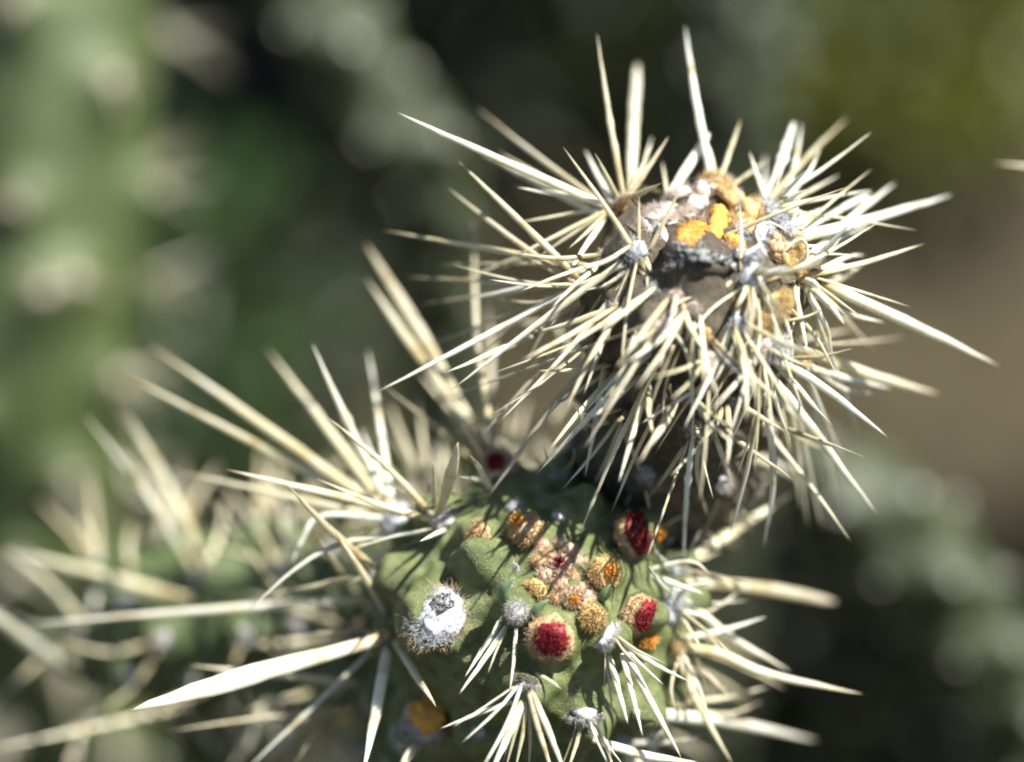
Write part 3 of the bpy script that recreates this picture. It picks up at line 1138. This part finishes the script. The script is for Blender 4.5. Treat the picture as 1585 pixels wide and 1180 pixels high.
# the large woolly cushion with a grey hollow
p, n = LS.surf(672, 955)
n = (n * .6 + B_ + U_ * .3).normalized()
cush = LS.areole(p, n, 56 * PX, 'white', hairs=620, hair_len=.0014, part='woolly_cushion', dome=.42, label='large white woolly cushion with a small grey hollow')
h = mesh_obj('fringe', *hair_mesh(p, n, 50 * PX, 14 * PX, 120, .0013, LS.rnd, rmin=.9, rmax=1.1, curl=.5, lean=.9), WOOL['tan'], cush, p)
h['kind'] = 'stuff'
q = p + n * .0016 + U_ * .0014 + R_ * .0014
hol = mesh_obj('grey_hollow', *dome_mesh(q - n * .0007, n, 17 * PX, 9 * PX, LS.rnd, rough=.35), CRUST, cush, q)
h = mesh_obj('grey_wool', *hair_mesh(q, n, 24 * PX, 6 * PX, 90, .0010, LS.rnd, curl=2.2, lean=.2), WOOL['grey'], cush, q)
h['kind'] = 'stuff'

# cushion at the lower edge: amber pad in pale wool
p, n = LS.surf(658, 1118)
n = (n * .6 + B_ + U_ * .3).normalized()
pad = LS.areole(p, n, 46 * PX, 'pink', hairs=260, hair_len=.0014, part='woolly_cushion', dome=.4, label='pale woolly cushion with an amber pad')
q = p + R_ * 4 * PX + U_ * 12 * PX + n * 12 * PX
mesh_obj('amber_pad', *dome_mesh(q, n, 28 * PX, 16 * PX, LS.rnd, 8, 22, rough=.3), WOOL['orange'], pad, q)
q2 = p + R_ * 34 * PX + U_ * 4 * PX + n * 4 * PX
h = mesh_obj('brown_bristles', *hair_mesh(q2, n, 22 * PX, 10 * PX, 160, .0013, LS.rnd, curl=.5), WOOL['brown'], pad, q2)
h['kind'] = 'stuff'
q3 = p - R_ * 28 * PX - U_ * 24 * PX + n * 6 * PX
h = mesh_obj('white_wool', *hair_mesh(q3, n, 26 * PX, 10 * PX, 260, .0012, LS.rnd, curl=1.6, lean=.3), WOOL['white'], pad, q3)
h['kind'] = 'stuff'


def bud(x, y, r, rim, core=None, core_r=0, off=(0, 0), tall=.48, facing=1.0, label=None, hairs=None, ln=.0008):
    r *= .88
    core_r *= .9
    p, n = LS.surf(x, y)
    n = (n * .5 + LS.smooth_normal(p) * .5 + B_ * facing).normalized()
    o = mesh_obj('bud', *dome_mesh(p - n * r * .25 * PX, n, r * PX, r * tall * PX, LS.rnd, 7, 22, .15), WOOL[rim], LS.root, p)
    if label:
        o['label'] = label
    LS.areoles.append((o, p, n))
    h = mesh_obj('bristles', *hair_mesh(p - n * r * .2 * PX, n, r * PX, r * tall * PX, hairs or int(r * 26), ln, LS.rnd, thick=.00006,
                                        rmin=.45 if core else 0, rmax=1.05, curl=.6, lean=.35), WOOL[rim], o, p)
    h['kind'] = 'stuff'
    if core:
        x_, y_ = perp(n)
        q = p + R_ * off[0] * PX + U_ * (-off[1]) * PX + n * (r * tall * .52 * PX)
        c = mesh_obj('centre', *dome_mesh(q - n * core_r * .12 * PX, n, core_r * 1.08 * PX, core_r * .34 * PX, LS.rnd, 10, 34, .22), WOOL[core], o, q)
        h = mesh_obj('centre_bristles', *hair_mesh(q, n, core_r * PX, core_r * .34 * PX, int(core_r * 18), .00045, LS.rnd, thick=.00008, curl=.1,
                                                   lean=.35, seg=3), WOOL[core], c, q)
        h['kind'] = 'stuff'
    return o


bud(850, 992, 39, 'tan', 'red', 26, (4, -4), label='round tan bud with a bright red centre')
bud(992, 956, 35, 'tan', 'red', 24, (5, -4))
bud(984, 828, 37, 'tan', 'darkred', 33, (3, -3), label='largest bud, with a dark red centre')
bud(768, 718, 34, 'pinktan', 'red', 16, (0, 0))
bud(812, 818, 28, 'tan', 'orange', 9, (-10, -12), tall=.7)
bud(938, 886, 26, 'yellow', 'orange', 11, (4, -2), tall=.6)
bud(826, 916, 19, 'yellow', None)
bud(866, 876, 20, 'pinktan', 'red', 9, (0, -4), tall=.8)
bud(888, 926, 20, 'pinktan', 'orange', 8, (0, 0))
bud(736, 830, 24, 'tan', None)
bud(918, 958, 22, 'yellow', None)
bud(1004, 992, 13, 'orange', None)
bud(1018, 826, 10, 'orange', None)

for i, (x, y) in enumerate([(848, 858), (882, 853), (842, 890), (886, 892), (868, 905), (908, 908), (832, 868), (866, 843), (898, 868), (860, 925),
                            (838, 845), (912, 925), (905, 935), (862, 895)]):
    L_areole(x, y, 13, 'pinktan' if i % 3 else 'tan', 70, .0011, dome=.9)
hidden = [t for t in LS.tub if not t[3]]
for (c, w, h, _) in hidden:
    p, n = LS.near(Vector(c) + LS.smooth_normal(c) * .004)
    LS.areole(p, LS.smooth_normal(p), .0016, 'grey', hairs=60, hair_len=.0012)


def leaf(x, y, tx, ty, w, lift):
    """a small fleshy cone leaf below a young areole"""
    p, n = LS.surf(x, y)
    t = P(tx, ty, depth_of(p) + lift)
    line = catmull([p - n * .0006, p.lerp(t, .55) + n * .0006, t], 9)
    v, f = tube(line, [w * PX * k for k in (.8, .95, 1, .95, .85, .7, .5, .28, .05)], 8)
    mesh_obj('leaf', [tuple(q) for q in v], f, LEAF_SMALL, LS.root, p)


leaf(822, 968, 850, 928, 12, .3)
leaf(775, 935, 798, 893, 11, .3)
leaf(930, 930, 945, 905, 9, .2)

LSP = [
    ([(765, 705), (740, 520), (733, 340)], 17, -2.4, 'y', {}),
    ([(590, 988), (540, 1004), (420, 1036), (199, 1100)], 37, .5, 'p', {'taper': 'dagger', 'flat': .35}),
    ([(599, 1005), (585, 1090), (562, 1200)], 20, .4, 'p', {}),
    ([(612, 992), (645, 1045), (675, 1094)], 15, .5, 'y', {}),
    ([(578, 957), (530, 890), (484, 822)], 14, -.2, 'y', {'beads': 1}),
    ([(598, 950), (556, 880), (517, 821)], 15, .0, 'y', {}),
    ([(455, 975), (240, 969), (35, 968)], 20, -2.4, 'p', {'zb': -1.8}),
    ([(578, 975), (500, 978), (420, 988)], 8, -1.5, 'n', {}),
    ([(430, 992), (360, 1010), (294, 1030)], 16, -1.1, 'y', {'zb': -1.8}),
    ([(562, 1015), (510, 1075), (444, 1142)], 6, -.9, 'n', {}),
    ([(565, 1015), (545, 1070), (524, 1130)], 6, -.9, 'n', {}),
    ([(572, 1018), (566, 1080), (562, 1142)], 6, -.8, 'n', {}),
    ([(560, 1010), (490, 1050), (435, 1080)], 7, -1.1, 'n', {}),
    ([(562, 1018), (520, 1090), (455, 1185)], 7, -.9, 'n', {}),
    ([(570, 970), (530, 950), (480, 925)], 7, -.7, 'n', {}),
    ([(565, 965), (500, 945), (470, 940)], 7, -1.2, 'n', {}),
    ([(440, 1010), (415, 1080), (378, 1195)], 13, -1.0, 'g', {'zb': -1.7, 'beads': 2}),
    ([(403, 1162), (330, 1145), (265, 1131)], 14, -1.4, 'n', {'zb': -1.9}),
    ([(553, 1168), (507, 1134)], 9, -1.0, 'n', {}),
    ([(662, 802), (520, 765), (349, 727)], 16, -.2, 'y', {}),
    ([(690, 812), (590, 785), (490, 742)], 11, .1, 'y', {}),
    ([(664, 824), (600, 830), (524, 845), (461, 880), (383, 946)], 11, -.3, 'g', {}),
    ([(545, 785), (500, 800), (470, 835), (447, 882)], 12, -1.0, 'g', {'beads': 1}),
    ([(676, 803), (695, 740), (709, 684)], 22, .5, 'y', {'taper': 'dagger', 'flat': .4}),
    ([(668, 797), (600, 725), (510, 648)], 12, .1, 'y', {}),
    ([(672, 785), (671, 715)], 9, .3, 'n', {}),
    ([(690, 820), (665, 832), (650, 838)], 9, .6, 'g', {}),
    ([(549, 750), (520, 650), (483, 532)], 18, -.9, 'p', {'beads': 1}),
    ([(548, 745), (553, 640), (570, 540)], 17, -2.4, 'p', {}),
    ([(566, 735), (559, 661)], 14, -1.6, 'g', {}),
    ([(535, 765), (470, 660), (413, 540)], 24, -3.0, 'y', {}),
    ([(540, 765), (400, 675), (230, 533)], 24, -2.9, 'y', {}),
    ([(535, 768), (380, 680), (172, 570)], 20, -2.6, 'y', {}),
    ([(535, 785), (369, 753), (274, 729)], 16, -1.9, 'y', {}),
    ([(700, 650), (640, 540), (566, 378)], 30, -2.8, 'n', {'taper': 'dagger', 'flat': .4}),
    ([(705, 650), (640, 545), (567, 432)], 22, -2.4, 'y', {'taper': 'dagger', 'flat': .4}),
    ([(700, 676), (650, 640), (595, 598)], 14, -1.1, 'n', {'beads': 1}),
    ([(760, 760), (745, 730), (728, 705)], 12, .6, 'g', {}),
    ([(750, 745), (735, 742), (712, 738)], 8, .2, 'g', {}),
    ([(774, 966), (719, 1049)], 11, .7, 'p', {}),
    ([(783, 970), (745, 1025), (710, 1075)], 12, .8, 'p', {}),
    ([(786, 970), (770, 1005), (755, 1043)], 7, .8, 'n', {}),
    ([(799, 972), (795, 1025), (789, 1072)], 9, .8, 'p', {}),
    ([(778, 955), (770, 965), (760, 985)], 8, .8, 'y', {}),
    ([(793, 1086), (740, 1104), (681, 1128)], 11, .8, 'g', {}),
    ([(808, 1088), (785, 1140), (755, 1205)], 17, .9, 'p', {}),
    ([(824, 1074), (850, 1130), (880, 1210)], 15, .9, 'p', {}),
    ([(820, 1078), (838, 1140), (858, 1205)], 15, .8, 'y', {}),
    ([(814, 1090), (808, 1140), (795, 1200)], 10, .6, 'y', {}),
    ([(817, 1092), (820, 1140), (818, 1200)], 9, .6, 'n', {}),
    ([(811, 1090), (795, 1140), (780, 1200)], 9, .6, 'n', {}),
    ([(831, 1044), (850, 1054), (869, 1067)], 11, .9, 'y', {}),
    ([(962, 1012), (978, 1075), (995, 1141)], 12, .7, 'p', {}),
    ([(943, 1015), (958, 1070), (972, 1121)], 13, .7, 'p', {}),
    ([(967, 1010), (1010, 1095), (1056, 1176)], 15, .5, 'p', {}),
    ([(962, 992), (1010, 1026), (1068, 1056)], 11, .3, 'g', {}),
    ([(938, 1018), (945, 1070), (948, 1110)], 7, .5, 'n', {}),
    ([(1045, 1002), (1110, 1008), (1190, 1040), (1335, 1074)], 20, -.6, 'y', {}),
    ([(1050, 990), (1120, 975), (1186, 955)], 14, -.9, 'g', {}),
    ([(1062, 930), (1130, 985), (1224, 1040)], 18, -1.4, 'p', {}),
    ([(1062, 1008), (1113, 1020), (1216, 1068)], 14, -1.6, 'n', {}),
    ([(1060, 1012), (1136, 1082)], 11, -.9, 'n', {}),
    ([(1050, 1015), (1080, 1085), (1135, 1185)], 16, -.6, 'y', {}),
    ([(1040, 1090), (1121, 1107), (1180, 1086)], 15, -1.8, 'n', {}),
    ([(985, 1104), (1120, 1120), (1266, 1147)], 28, -3.2, 'g', {}),
    ([(923, 1146), (1000, 1168), (1085, 1182)], 16, .0, 'p', {}),
    ([(1062, 905), (1150, 912), (1293, 932)], 30, -3.0, 'n', {'taper': 'even'}),
    ([(1010, 892), (1045, 905), (1090, 920)], 12, -.3, 'g', {}),
    ([(1008, 882), (1040, 873), (1075, 871), (1100, 890)], 10, -.3, 'g', {}),
    ([(1060, 875), (1110, 840), (1232, 760)], 24, -2.3, 'y', {}),
    ([(1040, 830), (1075, 802), (1182, 776)], 15, -2.2, 'g', {'beads': 1}),
    ([(1035, 810), (1090, 780), (1182, 735)], 13, -2.4, 'n', {}),
    ([(1060, 960), (1110, 940), (1144, 916)], 11, -1.2, 'y', {}),
    ([(1045, 925), (1020, 900), (1000, 870)], 8, .4, 'g', {}),
    ([(1040, 940), (1065, 910), (1105, 905)], 10, -.2, 'g', {}),
    ([(1040, 945), (1075, 950), (1110, 965)], 10, -.4, 'g', {}),
    ([(1046, 940), (1070, 980), (1090, 1010)], 9, -.2, 'y', {}),
    ([(1050, 885), (1070, 850), (1085, 820)], 9, -.8, 'g', {}),
    ([(1050, 885), (1020, 860), (1010, 840)], 8, -.2, 'g', {}),
    ([(1055, 1005), (1040, 1060), (1045, 1100)], 7, -.2, 'n', {}),
    ([(1058, 1008), (1075, 1060), (1070, 1110)], 7, -.4, 'n', {}),
    ([(900, 1120), (890, 1160), (875, 1200)], 9, .5, 'n', {}),
    ([(915, 1125), (940, 1160), (950, 1200)], 9, .4, 'y', {}),
    ([(965, 1150), (1030, 1150), (1085, 1140)], 12, -.8, 'p', {}),
    ([(962, 1155), (1000, 1190), (1040, 1215)], 12, -.4, 'p', {}),
    ([(866, 738), (850, 715), (842, 690)], 7, -.3, 'n', {}),
    ([(866, 738), (885, 715), (890, 690)], 7, -.3, 'n', {}),
    ([(645, 1150), (625, 1180), (610, 1215)], 14, .7, 'p', {}),
]
for pts, w, zt, k, o in LSP:
    LS.traced(pts, w, zt, k, **o)
for i in (0, 3, 4, 5, 6, 8, 9, 10, 15, 16):
    o_, p, n = LS.areoles[i]
    LS.random_spines(p, (LS.smooth_normal(p) + cam_dir(0, -.3, 0) * .4).normalized(), 4, .006, .014, .00042, 'nnpg', .8)
for (c, w, h, _) in hidden:
    n = LS.smooth_normal(c)
    if n.dot(B_) < .1:
        p, _n = LS.near(Vector(c) + n * .004)
        LS.random_spines(p, n, 1 if n.dot(R_) > .2 else 3, .010, .022, .0010, 'yyn')

# ================================================================== JOINT LYING TO THE LEFT
mpath = [P(150, 985, -6.2), P(300, 960, -5.6), P(480, 950, -5.0), P(690, 1010, -5.0), P(740, 1300, -7.0)]
M_TUB = [(310, 885, 40, 36), (430, 880, 40, 36), (190, 930, 40, 36), (120, 975, 36, 30), (250, 990, 40, 36), (380, 985, 40, 36), (460, 965, 40, 36),
         (300, 1060, 40, 36), (200, 1050, 36, 36)]
MS = Stem('cholla_stem', 'blurred spiny cholla joint lying left of the red-budded tip', to_ground(mpath), .0108, .012, SKIN_PALE,
          M_TUB, fine=.09, seed=9, spacing=.0095, sides=90, step=.0008)
for (x, y, _, _) in M_TUB:
    p, n = MS.surf(x, y)
    MS.areole(p, (n + MS.smooth_normal(p)).normalized(), 20 * PX, 'grey', 90, .0014)
hidden = [t for t in MS.tub if not t[3]]
for (c, w, h, _) in hidden:
    n = MS.smooth_normal(c)
    p, _n = MS.near(Vector(c) + n * .004)
    MS.areole(p, n, .0016, 'grey', hairs=0)
for pts, w, zt, k, o in [
    ([(305, 893), (220, 760), (131, 642)], 23, -3.2, 'p', {}),
    ([(318, 880), (260, 760), (188, 630)], 30, -4.0, 'y', {}),
    ([(455, 955), (415, 895), (320, 768)], 14, -2.2, 'y', {}),
    ([(300, 930), (130, 880), (6, 850)], 30, -4.4, 'y', {}),
    ([(130, 965), (70, 900), (6, 850)], 28, -4.6, 'p', {}),
    ([(150, 960), (150, 850)], 36, -6.0, 'p', {}),
    ([(215, 940), (200, 860), (205, 800)], 26, -5.6, 'y', {}),
    ([(310, 890), (280, 850), (230, 810)], 20, -4.5, 'y', {}),
    ([(315, 885), (340, 830), (350, 770)], 22, -5.0, 'y', {}),
    ([(430, 880), (400, 820), (340, 740)], 22, -4.6, 'n', {}),
    ([(430, 880), (440, 820), (430, 760)], 20, -4.4, 'n', {}),
    ([(430, 885), (380, 860), (300, 840)], 18, -4.0, 'n', {}),
    ([(250, 990), (170, 1010), (90, 990)], 20, -4.0, 'n', {}),
    ([(250, 1000), (200, 1070), (120, 1120)], 18, -4.0, 'n', {}),
    ([(300, 1070), (200, 1110), (90, 1130)], 18, -4.2, 'n', {}),
    ([(380, 990), (340, 1060), (250, 1100)], 16, -3.6, 'n', {}),
    ([(330, 1158), (150, 1162), (-30, 1163)], 20, -3.2, 'y', {'zb': -4.4}),
    ([(60, 1010), (30, 1060), (-20, 1100)], 20, -5.0, 'n', {}),
    ([(130, 965), (60, 970), (-30, 940)], 22, -5.4, 'y', {}),
    ([(118, 1050), (50, 1000), (-50, 925)], 36, -2.8, 'g', {'taper': 'even'}),
]:
    MS.traced(pts, w, zt, k, **o)
for (c, w, h, _) in hidden:
    n = MS.smooth_normal(c)
    p, _n = MS.near(Vector(c) + n * .004)
    MS.random_spines(p, n, 3, .008, .018, .0010, 'nny')  # duller spine colours imitate the partial shade on this joint


# ================================================================== OUT-OF-FOCUS STEMS BEHIND
def far_stem(label, pts, radius, seed, spines, wool='pink', tubs=(), spacing=.013, ww=.0014, fine=.3, areole_r=.0024, kinds='pyn', lo=.008, hi=.016, th=.004, skin=None):
    st = Stem('cholla_stem', label, to_ground(pts), radius, .012, skin or SKIN_GREY, tubs, fine=fine, seed=seed, spacing=spacing,
              sides=60, step=.0016, tub_h=th, tub_w=.0050, group=None)
    for (c, w, h, _) in st.tub:
        n = st.smooth_normal(c)
        p, _n = st.near(Vector(c) + n * .004)
        st.areole(p, n, areole_r, wool, hairs=0)
        if spines:
            st.random_spines(p, n, spines, lo, hi, ww, kinds)
    return st


far_stem('pale green cholla stem with pinkish woolly areoles, thickest of the background stems',
         [P(70, -420, -18), P(85, -100, -18), P(75, 300, -18.5), P(40, 760, -20.5)], .0195, 21, 5, kinds='np', ww=.0006, skin=SKIN_PALE, spacing=.021, areole_r=.0026, fine=.22, wool='pink', tubs=[(30, 310, 62, 60), (160, 128, 62, 60), (40, 5, 62, 60), (105, 430, 62, 60), (215, 290, 62, 60), (190, 560, 62, 60)])
far_stem('slim grey-green cholla stem leaning behind the dark shrub',
         [P(400, -160, -22), P(480, -10, -22), P(590, 180, -22.5), P(680, 380, -25)], .0085, 22, 0, wool='grey', areole_r=.0018)
far_stem('faint grey-green cholla stem rising behind the amber-scarred tip',
         [P(1190, -220, -30), P(1160, 0, -30), P(1120, 260, -32)], .012, 23, 0, wool='grey', areole_r=.0018)
far_stem('grey-green cholla stem bending down beside the low dark shrub',
         [P(1230, 740, -17), P(1360, 800, -17), P(1480, 960, -18), P(1590, 1230, -21)], .0095, 24, 0, wool='grey', areole_r=.0018)

ES = Stem('cholla_stem', 'cholla stem at the brown soil side, only one pale spine reaching into view', to_ground([P(1835, 170, -2), P(1845, 420, -3.5), P(1850, 900, -7)]),
          .0085, .010, SKIN_PALE, (), fine=.08, seed=31, spacing=.011, sides=60, step=.001)
p, n = ES.surf(1735, 285)
ES.areole(p, n, .0016, 'grey', 80, .001)
ES.traced([(1735, 285), (1640, 268), (1536, 252)], 18, -2.0, 'y')
ES.traced([(1740, 290), (1690, 330), (1630, 390)], 16, -2.0, 'p')
